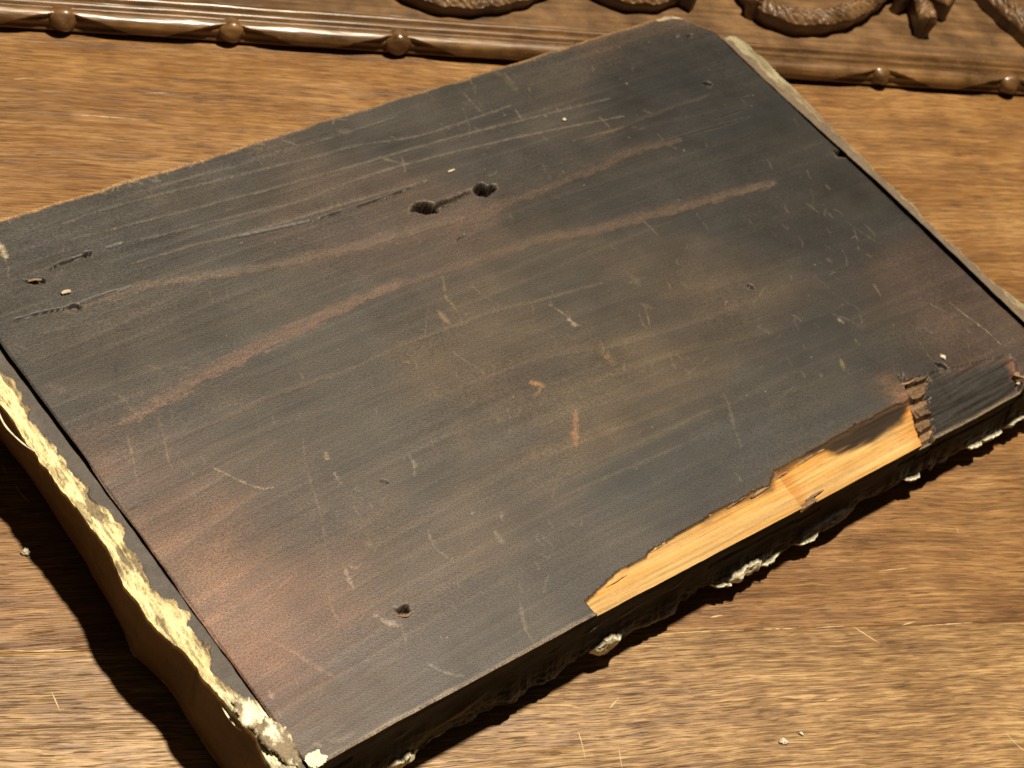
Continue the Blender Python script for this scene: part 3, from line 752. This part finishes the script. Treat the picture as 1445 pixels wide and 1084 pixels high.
ZT = TOP + Z
fm = reg[:-1, :-1] & reg[1:, 1:]
sm = (stair & reg2)[:-1, :-1] & (stair & reg2)[1:, 1:]
grid_obj('board', U, V, ZT, M_PANEL, panel, tint, gloss, ~fm & ~sm)
for k in range(1, 6):
    mk = sm & (tread[:-1, :-1] == k)
    if mk.any():
        so = grid_obj('splinter', U, V, ZT, M_PANEL, panel, tint, gloss, mk)
        so.data.polygons.foreach_set('use_smooth', np.zeros(len(so.data.polygons), bool))
mk = sm & (tread[:-1, :-1] == 0)
if mk.any(): grid_obj('break_floor', U, V, ZT, M_PANEL, panel, tint, gloss, mk)
bw = grid_obj('bare_wood', U, V, ZT, M_BARE, panel, tint, gloss, fm)
bw['label'] = 'bare orange wood where the front edge split away'

# --- front edge: black, lumpy towards the bottom, with an uneven flaking hem
nk = 64
k = np.linspace(0, 1, nk)
Uf = U1[:, None] + 0 * k[None, :]
ztop = ZT[:, 0]
hem = 5.6 + (fbm(U1 * .022, U1 * 0 + 9, 5, 3, .5) - .5) * 6.5 + (fbm(U1 * .22, U1 * 0 + 2, 7, 4, .6) - .5) * 6.0 * sstep(.35, .7, vnoise(U1 * .05, U1 * 0, 12)) + np.interp(U1, [0, 60, 120, 260, 338], [-1., 0, 1.5, 2.0, 3.0])
Zf_ = ztop[:, None] * (1 - k) + hem[:, None] * k
lum = fbm(Uf * .13, Zf_ * .35, 6, 5, .6); lum2 = fbm(Uf * .06, Zf_ * .12, 7, 3)
low = sstep(.45, .95, k)[None, :]
jut = np.clip((fbm(U1 * .035, U1 * 0 + 4, 8, 3, .5) - .3) * 3.4, 0.0, 2.4)[:, None] + ((fbm(U1 * .12, U1 * 0 + 4, 9, 5, .62) - .5) * 5.0 * vnoise(U1 * .04, U1 * 0 + 8, 3))[:, None]
Vf = front[:, None] - .25 * k[None, :] - (lum2 - .4) * 1.2 * sstep(0, .12, k)[None, :] - low * (1.2 + jut * 1.5 + (lum - .5) * 2.0) + .6 * np.exp(-((k - .32) / .05) ** 2)[None, :] * (vnoise(U1 * .03, U1 * 0, 3) > .5)[:, None]
Vf[:, -1] += 2.0
tf = lin((13, 12, 12)) * (.7 + .7 * fbm(Uf * .08, Zf_ * 1.2, 3, 4))[..., None]
crust = low * sstep(.46, .62, lum)
tf = tf * (1 - crust[..., None]) + lin((46, 43, 40)) * crust[..., None] * (.6 + .8 * fbm(Uf * .8, Zf_ * .8, 4, 3))[..., None]
topw = sstep(.03, 0.0, k)[None, :] * np.interp(U1, [0, 118, 122, 268, 272, 338], [.5, .5, .1, .1, .5, .5])[:, None]
tf = tf * (1 - topw[..., None]) + KP * lin((150, 128, 106)) * topw[..., None]
hemc = sstep(.90, .99, k)[None, :] * sstep(.52, .62, fbm(U1 * .06, U1 * 0, 11, 4))[:, None]
tf = tf * (1 - hemc[..., None]) + lin((120, 112, 90)) * hemc[..., None]
for (u0, z0, L, cc) in ((54, 15.5, 7, (150, 130, 104)), (104, 22, 3, (110, 98, 82)), (121, 19, 4, (140, 130, 116)), (140, 21, 4, (110, 100, 84)), (32, 20, 2, (120, 112, 96)), (90, 20, 2.5, (96, 86, 70))):
    mm = np.exp(-((Uf - u0) / L) ** 2 - ((Zf_ - z0 - (Uf - u0) * .25) / .6) ** 2) * .9
    tf = tf * (1 - mm[..., None]) + lin(cc) * mm[..., None]; Vf = Vf - mm * .7
chips = []
for i, (u0, L, t) in enumerate(((176, 8.0, .20), (166, 4.0, .03), (189, 6, .04), (114, 6.0, .24), (322, 7.5, .10), (308, 6.5, .10), (297, 5.0, .05), (34, 6.0, .16), (27, 2.0, .05), (207, 5.5, .04), (262, 4.5, .03), (333, 4.5, .12))):
    q = np.abs(Uf - u0 + (fbm(Uf * .2, Zf_ * .3, i, 3) - .5) * 3) / L
    th_ = t * np.sqrt(np.clip(1 - q ** 2, 0, 1)) * (.5 + fbm(Uf * .45, Uf * 0 + i, i + 2, 4, .6))
    kc = .97 - th_ + (fbm(Uf * .7, Zf_ * .6, i + 4, 3) - .5) * .03
    mk = (k[None, :] > kc) & (q < 1)
    Vf = Vf - mk * (.7 + 1.6 * np.clip(fbm(Uf * .35, Zf_ * .5, i + 6, 4), 0, 1)) * sstep(0, .5, 1 - q)
    wc = lin((246, 236, 200)) * (.42 + .55 * fbm(Uf * .5, Zf_ * .6, i + 1, 4))[..., None]
    tf = np.where(mk[..., None], wc, tf); chips.append(mk)
gl = np.clip(low + .2, 0, 1) * np.ones_like(Uf)
allm = np.zeros((nU - 1, nk - 1), bool)
for mk in chips:
    fmk = mk[:-1, :-1] & mk[1:, 1:] & ~allm
    if fmk.any(): grid_obj('gesso_chip', Uf, Vf, Zf_, M_STRIP, panel, tf, gl * 0, fmk, flip=True)
    allm |= fmk
grid_obj('front_edge', Uf, Vf, Zf_, M_EDGE, panel, tf, gl, ~allm, flip=True)
# hidden underside: from the hem back to the painted face that rests on the table
cu = np.array([-6., 342.]); 
ring_t = np.array([(-2, .5), (338, .5), (338, 215), (-2, 215)]); ring_b = np.array([(6, 9), (330, 9), (330, 207), (6, 207)])
Vb = np.array([(x, y, 14.) for x, y in ring_t] + [(x, y, .05) for x, y in ring_b])
Fb = np.array([(0, 1, 5, 4), (1, 2, 6, 5), (2, 3, 7, 6), (3, 0, 4, 7), (7, 6, 5, 4)])
dk = np.tile(lin((44, 32, 22)), (8, 1))
mesh_obj('painted_face', Vb, Fb, M_STRIP, panel, dk, np.zeros(8), False)
# back and end edges of the board
def skirt(name, pu, pv, pz, zb, inw, colr):
    n = len(pu); kk = np.linspace(0, 1, 12)
    X = pu[:, None] + inw[0] * kk; Y = pv[:, None] + inw[1] * kk; Zs = pz[:, None] * (1 - kk) + zb * kk
    tn = lin(colr) * (.6 + .8 * fbm(X * .1 + Y * .1, Zs * .4, 3, 4))[..., None]
    return grid_obj(name, X, Y, Zs, M_STRIP, panel, tn, np.zeros_like(X))
skirt('back_edge', U[:, -1], V[:, -1], ZT[:, -1], 8.0, (0, -1.5), (150, 112, 66))
skirt('end_edge', U[0, :], V[0, :], ZT[0, :], 13.0, (.6, 0), (30, 24, 18))
skirt('end_edge', U[-1, :], V[-1, :], ZT[-1, :], 13.0, (-.6, 0), (30, 24, 18))

# --- end strips with their crust of flaking gesso
def end_strip(side):
    vv = np.arange(-1.0, 215.0 if side < 0 else 196.0, .4); n = len(vv)
    if side < 0:
        outer = np.interp(vv, [0, 5, 17, 28, 40, 60, 72, 88, 103, 126, 148, 216], [10.0, 9.9, 9.0, 9.6, 11.4, 13.4, 13.8, 13.0, 12.8, 13.0, 14.2, 15.0])
        inner = np.interp(vv, [0, 40, 110, 170, 216], [2.75, 2.8, 3.1, 3.9, 4.0])
    else:
        outer = np.interp(vv, [0, 30, 44, 67, 99, 133, 162, 188, 200], [10.4, 10.4, 8.3, 7.4, 7.0, 8.0, 10.4, 10.2, 8.6])
        inner = np.interp(vv, [0, 20, 60, 100, 125, 160, 200], [2.0, 2.8, 3.2, 3.0, 2.0, .6, .3])
    outer = outer + (fbm(vv * .07, vv * 0 + side * 3, 4, 4, .5) - .5) * (3.4 if side < 0 else 1.8) + (vnoise(vv * .9, vv * 0, 5) - .5) * .35
    inner = inner + (fbm(vv * .2, vv * 0 + 7, 6, 3) - .5) * .5
    m = 44; s = np.linspace(0, 1, m)
    W = inner[:, None] + (outer - inner)[:, None] * s[None, :]
    Vv = vv[:, None] + 0 * W
    if side < 0:
        edge_at = np.interp(vv, [0, 8, 14, 22, 30, 36, 44, 60, 66, 90, 120, 150, 216], [.30, .28, .0, .10, .70, .80, .62, .36, .62, .44, .50, .55, .7])
        edge_at = edge_at - .14 + (fbm(vv * .10, vv * 0 + 2, 9, 3, .5) - .5) * .5
    else:
        edge_at = np.interp(vv, [0, 30, 60, 100, 120, 150, 170, 200], [.65, .65, .7, .72, .75, .55, .25, .3]) + (fbm(vv * .16, vv * 0 + 6, 9, 4, .6) - .5) * .6
    ge = s[None, :] > edge_at[:, None] + (fbm(Vv * .28, W * .28, 3, 4, .5) - .5) * .5
    over = np.clip(s[None, :] - edge_at[:, None], 0, 1)
    zz = -.15 - np.clip(over, 0, 1) * 2.0 * s[None, :]
    flake = fbm(Vv * .11, W * .5, 10, 5, .5); fl2 = fbm(Vv * .09, W * .35, 11, 4)
    ridge = 1 - np.abs(2 * fbm(Vv * .07 + W * .06, W * .42, 12, 4, .5) - 1)
    lay = np.floor(fbm(Vv * .14, W * .30, 9, 4, .55) * 8) / 8
    gz = ge * ((flake - .5) * .5 + (ridge - .85) * .5 + .15 + 1.3 * (lay - .5))
    zz = zz + gz + (~ge) * (fbm(Vv * .3, W * .3, 2, 3) - .5) * .25
    zz[:, 0] -= .25
    fi = fbm(Vv * .16, W * .8, 13, 5, .6)
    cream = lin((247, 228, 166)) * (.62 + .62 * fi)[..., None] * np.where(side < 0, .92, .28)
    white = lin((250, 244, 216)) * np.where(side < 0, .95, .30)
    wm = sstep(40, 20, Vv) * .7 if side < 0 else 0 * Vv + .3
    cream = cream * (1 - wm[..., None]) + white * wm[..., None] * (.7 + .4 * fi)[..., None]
    dirt = sstep(.45, .34, flake) * .5 + sstep(.56, .66, fl2) * .6 + .3 * sstep(.76, .64, ridge)
    strand = 1 - np.abs(2 * fbm(Vv * .05, W * 1.5 + Vv * .04, 14, 3, .6) - 1)
    dirt = dirt + sstep(.93, .985, strand) * .5 + .2 * (fbm(Vv * .6, W * .9, 4, 3) < .38)
    dirt = np.clip(dirt, 0, .9)
    zz = zz - ge * sstep(.9, .985, strand) * .35
    cream = cream * (1 - dirt[..., None]) + KP * lin((128, 106, 74)) * dirt[..., None]
    if side > 0:
        mb = sstep(100, 60, np.abs(Vv - 105) * 1.6) * .65
        cream = cream * (1 - mb[..., None]) + KP * lin((150, 126, 98)) * mb[..., None]
    gray = KP * (lin((104, 94, 84)) if side < 0 else lin((132, 112, 88))) * (.7 + .6 * fbm(Vv * .4, W * .4, 6, 4))[..., None]
    tr = sstep(.16, 0, over) * .6
    cream = cream * (1 - tr[..., None]) + KP * lin((170, 138, 92)) * tr[..., None]
    c = np.where(ge[..., None], cream, gray)
    c = np.clip(c, .01, .9)
    Uu = side * W if side < 0 else 338.0 + W
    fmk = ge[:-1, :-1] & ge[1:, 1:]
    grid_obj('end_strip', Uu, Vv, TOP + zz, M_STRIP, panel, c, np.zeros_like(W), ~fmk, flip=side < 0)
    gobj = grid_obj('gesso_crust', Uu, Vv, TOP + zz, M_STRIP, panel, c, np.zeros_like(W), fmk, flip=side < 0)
    gobj['label'] = 'cream gesso crust flaking off the near rim' if side < 0 else 'dirty gesso crust along the far rim'
    # outer face down towards the table and inner wall of the gap
    kk = np.linspace(0, 1, 40)
    if side < 0:
        bot_u = np.interp(vv, [0, 23, 53, 66, 86, 107, 126, 216], [11.5, 11.8, 10.9, 14.2, 11.2, 9.8, 9.8, 11.]) + (fbm(vv * .05, vv * 0, 3, 3) - .5) * 1.0
        bot_z = np.interp(vv, [0, 30, 60, 66, 90, 130, 216], [3.0, 3.5, 5.0, 5.0, 6.0, 7.0, 8.0])
    else:
        bot_u = outer - .5; bot_z = 6 + 0 * vv
    Wf = outer[:, None] * (1 - kk) + bot_u[:, None] * kk + np.sin(kk * np.pi)[None, :] * (.5 + (fbm(vv * .04, vv * 0, 5, 3) - .5) * 2)[:, None]
    Zz = (TOP + zz[:, -1])[:, None] * (1 - kk ** .9) + bot_z[:, None] * kk ** .9
    Vf2 = vv[:, None] + 0 * Wf
    Wf = Wf - (fbm(Vf2 * .15, Zz * .2, 4, 4) - .5) * .8 * np.clip(kk * 5, 0, 1)
    cf = lin((88, 65, 38)) * (.75 + .5 * fbm(Vf2 * .05, Zz * .25, 8, 4))[..., None]
    topc = sstep(.07, .0, kk)[None, :] * ge[:, -1:].astype(float)
    cf = cf * (1 - topc[..., None]) + cream[:, -1:, :] * topc[..., None]
    hem2 = sstep(.94, 1, kk)[None, :] * sstep(.56, .62, fbm(vv * .07, vv * 0, 7, 3))[:, None]
    cf = cf * (1 - hem2[..., None] * .6) + lin((150, 130, 96)) * hem2[..., None] * .6
    Uo = -Wf if side < 0 else 338 + Wf
    grid_obj('outer_edge', Uo, Vf2, Zz, M_STRIP, panel, cf, np.full_like(Wf, .3), flip=side < 0)
    kk = np.linspace(0, 1, 6)
    Wi = inner[:, None] + 0 * kk; Zi = (TOP + zz[:, 0])[:, None] * (1 - kk) + 12 * kk
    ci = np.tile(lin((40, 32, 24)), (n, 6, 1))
    Ui = -Wi if side < 0 else 338 + Wi
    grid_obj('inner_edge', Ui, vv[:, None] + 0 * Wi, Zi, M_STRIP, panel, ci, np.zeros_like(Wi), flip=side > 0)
    # floor of the gap and underside of the strip
    q = np.array([[1.0, 16.0], [1.0, 16.0]]) if False else None
    lo, hi = (-9.0, 4.0) if side < 0 else (334.0, 346.0)
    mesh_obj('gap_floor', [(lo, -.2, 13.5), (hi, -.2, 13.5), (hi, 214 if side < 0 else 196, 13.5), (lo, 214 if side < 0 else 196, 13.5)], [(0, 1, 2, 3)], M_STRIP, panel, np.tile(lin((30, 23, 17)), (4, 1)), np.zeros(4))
    # end caps
    for j in (0, n - 1):
        top = np.stack([Uu[j], Vv[j], TOP + zz[j]], 1)
        low_ = top.copy(); low_[:, 2] = 7.0
        VV = np.concatenate([top, low_]); q = np.arange(m - 1)
        FF = np.stack([q, q + 1, q + 1 + m, q + m], 1)
        mesh_obj('strip_end', VV, FF, M_STRIP, panel, np.tile(lin((66, 56, 44)), (2 * m, 1)), np.zeros(2 * m))
end_strip(-1)
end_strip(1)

# --- loose looking pieces that still hang on the panel
def ribbon(name, pts, w, th, mat, seed=0):
    """a curling flake or splinter: a tapered bent bar, pts in panel mm (u, v, z)"""
    p = smooth(pts, .4); n = len(p); t = np.linspace(0, 1, n)
    d = np.gradient(p, axis=0); d /= np.linalg.norm(d, axis=1)[:, None] + 1e-9
    sd = np.cross(d, np.array([0, 0, 1.])); sd /= np.linalg.norm(sd, axis=1)[:, None] + 1e-9
    ww = (w * (.35 + .65 * np.sqrt(np.clip(np.sin(np.pi * (t * .9 + .05)), 0, 1))) * (.7 + .6 * vnoise(t * 6, seed, seed)))[:, None]
    up = np.array([0, 0, th])
    ring = np.stack([p - sd * ww - up, p + sd * ww - up, p + sd * ww * .8 + up, p - sd * ww * .8 + up], 1)
    V_ = ring.reshape(-1, 3); F = []
    for i in range(n - 1):
        for j in range(4): F.append((i * 4 + j, i * 4 + (j + 1) % 4, (i + 1) * 4 + (j + 1) % 4, (i + 1) * 4 + j))
    F += [(3, 2, 1, 0), (n * 4 - 4, n * 4 - 3, n * 4 - 2, n * 4 - 1)]
    return mesh_obj(name, V_, F, mat, panel, smooth_on=False)
T = TOP
ribbon('gesso_flake', [(-14.6, 150, T - 1.4), (-15.6, 142, T - 2.6), (-14.6, 134, T - 2.4), (-13.2, 128, T - 1.2)], .30, .18, M_CHIP, 1)
ribbon('gesso_flake', [(-9.6, 33, T - 2.0), (-10.8, 29, T - 3.4), (-10.6, 24, T - 4.2), (-9.8, 21, T - 4.0)], .28, .18, M_CHIP, 4)
def mound(name, cu, cv, au, av, hz, base, white, seed):
    """a flat broken crust of gesso lying over the rim"""
    uu, ww = np.meshgrid(np.arange(cu - au * 1.3, cu + au * 1.3, .28), np.arange(cv - av * 1.3, cv + av * 1.3, .28), indexing='ij')
    r_ = np.hypot((uu - cu) / au, (ww - cv) / av) + (fbm(uu * .25, ww * .18, seed, 5, .6) - .5) * 1.7
    z_ = base + hz * (sstep(1.0, .8, r_) - .5) * 2 + ((fbm(uu * .3, ww * .2, seed + 1, 4, .5) - .5) * 1.6 + (.5 - np.abs(fbm(uu * .22, ww * .16, seed + 2, 3) - .5) * 2) * .5) * hz
    n1 = fbm(uu * .35, ww * .28, seed + 3, 5, .65)
    c_ = lin((248, 238, 200)) * (.55 + .5 * fbm(uu * .9, ww * .7, seed + 4, 3))[..., None]
    d_ = sstep(white - .10, white + .12, n1) * .95
    c_ = c_ * (1 - d_[..., None]) + KP * lin((150, 126, 92)) * (.5 + 1.0 * fbm(uu * .8, ww * .6, seed + 5, 4, .6))[..., None] * d_[..., None]
    fm_ = (r_ < 1.0)[:-1, :-1]
    return grid_obj(name, uu, ww, z_, M_STRIP, panel, np.clip(c_, .01, .9), np.zeros_like(uu), fm_)
mound('gesso_crust', -4.8, 12.0, 4.0, 9.0, .40, T + .15, .35, 3)
mound('gesso_crust', -6.8, 22.0, 3.4, 7.0, .35, T - .35, .47, 7)
mound('gesso_chip', 1.4, 2.0, 3.0, 2.9, .22, T + .10, .70, 5)
# splinters at the break
for i, (u0, v0, z0, a, b, cc, rot, mat) in enumerate((
        (319.5, 5.5, -1.4, 3.2, 1.6, 1.1, .3, M_SPLINTER), (317.5, 2.6, -2.6, 2.4, 1.0, .9, .1, M_PALEWOOD), (200.0, 1.0, -3.2, 3.5, .9, .5, .1, M_SPLINTER))):
    hx, hy, hz = a, b, cc
    rnd = random.Random(i)
    j = lambda s: rnd.uniform(-s, s)
    Vx = []
    for (sx, sy, sz) in ((-1, -1, -1), (1, -1, -1), (1, 1, -1), (-1, 1, -1), (-1, -1, 1), (1, -1, 1), (1, 1, 1), (-1, 1, 1)):
        x = sx * hx * (1 + j(.25)); y = sy * hy * (1 + j(.3)); zz = sz * hz + (0.5 * sy * -hz if sz > 0 else 0) + j(.15)
        Vx.append((u0 + x * math.cos(rot) - y * math.sin(rot), v0 + x * math.sin(rot) + y * math.cos(rot), T + z0 + zz))
    mesh_obj('splinter', Vx, [(0, 3, 2, 1), (4, 5, 6, 7), (0, 1, 5, 4), (1, 2, 6, 5), (2, 3, 7, 6), (3, 0, 4, 7)], mat, panel, smooth_on=False)
ribbon('splinter', [(24.2, 179.2, T + .5), (25.8, 179.3, T + .55), (27.4, 179.2, T + .3)], .75, .12, M_PALEWOOD, 7)
ribbon('splinter', [(17.6, 188.4, T - .1), (19.5, 187.8, T + .45), (21.6, 187.0, T + .3)], .5, .10, M_SPLINTER, 8)
ribbon('splinter', [(178.2, 175.8, T + .3), (180.0, 175.7, T + .5), (181.4, 176.0, T + .2)], .42, .12, M_PALEWOOD, 9)
for i, (u0, v0, L, w_, z0, mt) in enumerate(((140, 11.0, 9, .35, -.5, 0), (158, 12.3, 12, .3, -.4, 0), (176, 12.2, 10, .4, -.5, 1), (186, 11.6, 9, .5, -.4, 1), (198, 13.5, 7, .45, -.9, 1), (214, 14.6, 14, .4, -1.0, 1), (205, 2.5, 9, .45, -2.6, 1), (118, 7.5, 9, .3, -.5, 0))):
    ribbon('splinter', [(u0 - L / 2, v0 - .4, T + z0 - .45), (u0, v0, T + z0 - .10), (u0 + L / 2, v0 + .2, T + z0 - .5)], w_, .16, (M_PINE, M_SPLINTER)[mt], i + 20)
ribbon('splinter', [(48.6, 29.2, T + .1), (50.8, 27.6, T + .5), (53.0, 28.2, T + .25)], .35, .15, M_SPLINTER, 14)
ribbon('splinter', [(268.5, 22.5, T + .2), (272.0, 21.6, T + .5), (277.0, 22.0, T + .3)], .35, .2, M_SPLINTER, 10)

# ---------------------------------------------------------------- loose crumbs (each its own thing)
def crumb(x, y, z, size, seed, label):
    o = lump('gesso_crumb', (0, 0, size[2] * .55), size, M_CHIP, None, seed, .6)
    o.location = (x, y, z); tag(o, label, 'crumb', 'loose crumbs of gesso')
crumb(.0555, .3452, 0, (1.6, 1.3, 1.0), 31, 'pale crumb on the table at the outer edge of the panel\'s left shadow')
crumb(.2821, .2662, 0, (1.6, 1.3, .6), 32, 'larger of the two white flakes on the table below the panel')
crumb(.2892, .2688, 0, (1.0, .8, .5), 33, 'smaller of the two white flakes on the table below the panel')
ca, sa = math.cos(0.4492255), math.sin(0.4492255)
def on_panel(u, v): return (0.124657 + (u * ca - v * sa) * .001, 0.251140 + (u * sa + v * ca) * .001)
x, y = on_panel(294.0, 24.4); crumb(x, y, .0300, (1.1, 1.4, .9), 34, 'white crumb on the black panel beside the splintered corner')
x, y = on_panel(239.1, 181.4); crumb(x, y, .0300, (.9, .8, .6), 35, 'tiny white crumb alone on the far dark part of the panel')

# ---------------------------------------------------------------- pieces that belong to a part hang under that part
kids = list(panel.children)
by = lambda n: [o for o in kids if o.name.split('.')[0] == n]
fe = by('front_edge')[0]; crust = by('gesso_crust')[0]; brd = by('board')[0]
for o in by('gesso_chip'): o.parent = fe
for o in by('gesso_flake'): o.parent = crust
for o in by('splinter'): o.parent = brd if min(v.co.x for v in o.data.vertices) > .258 or max(v.co.x for v in o.data.vertices) < .1 or min(v.co.y for v in o.data.vertices) > .05 else bw
roll = [o for o in carved.children if o.name.startswith('roll_moulding')][0]
for o in list(carved.children):
    if o.name.startswith('bead'): o.parent = roll
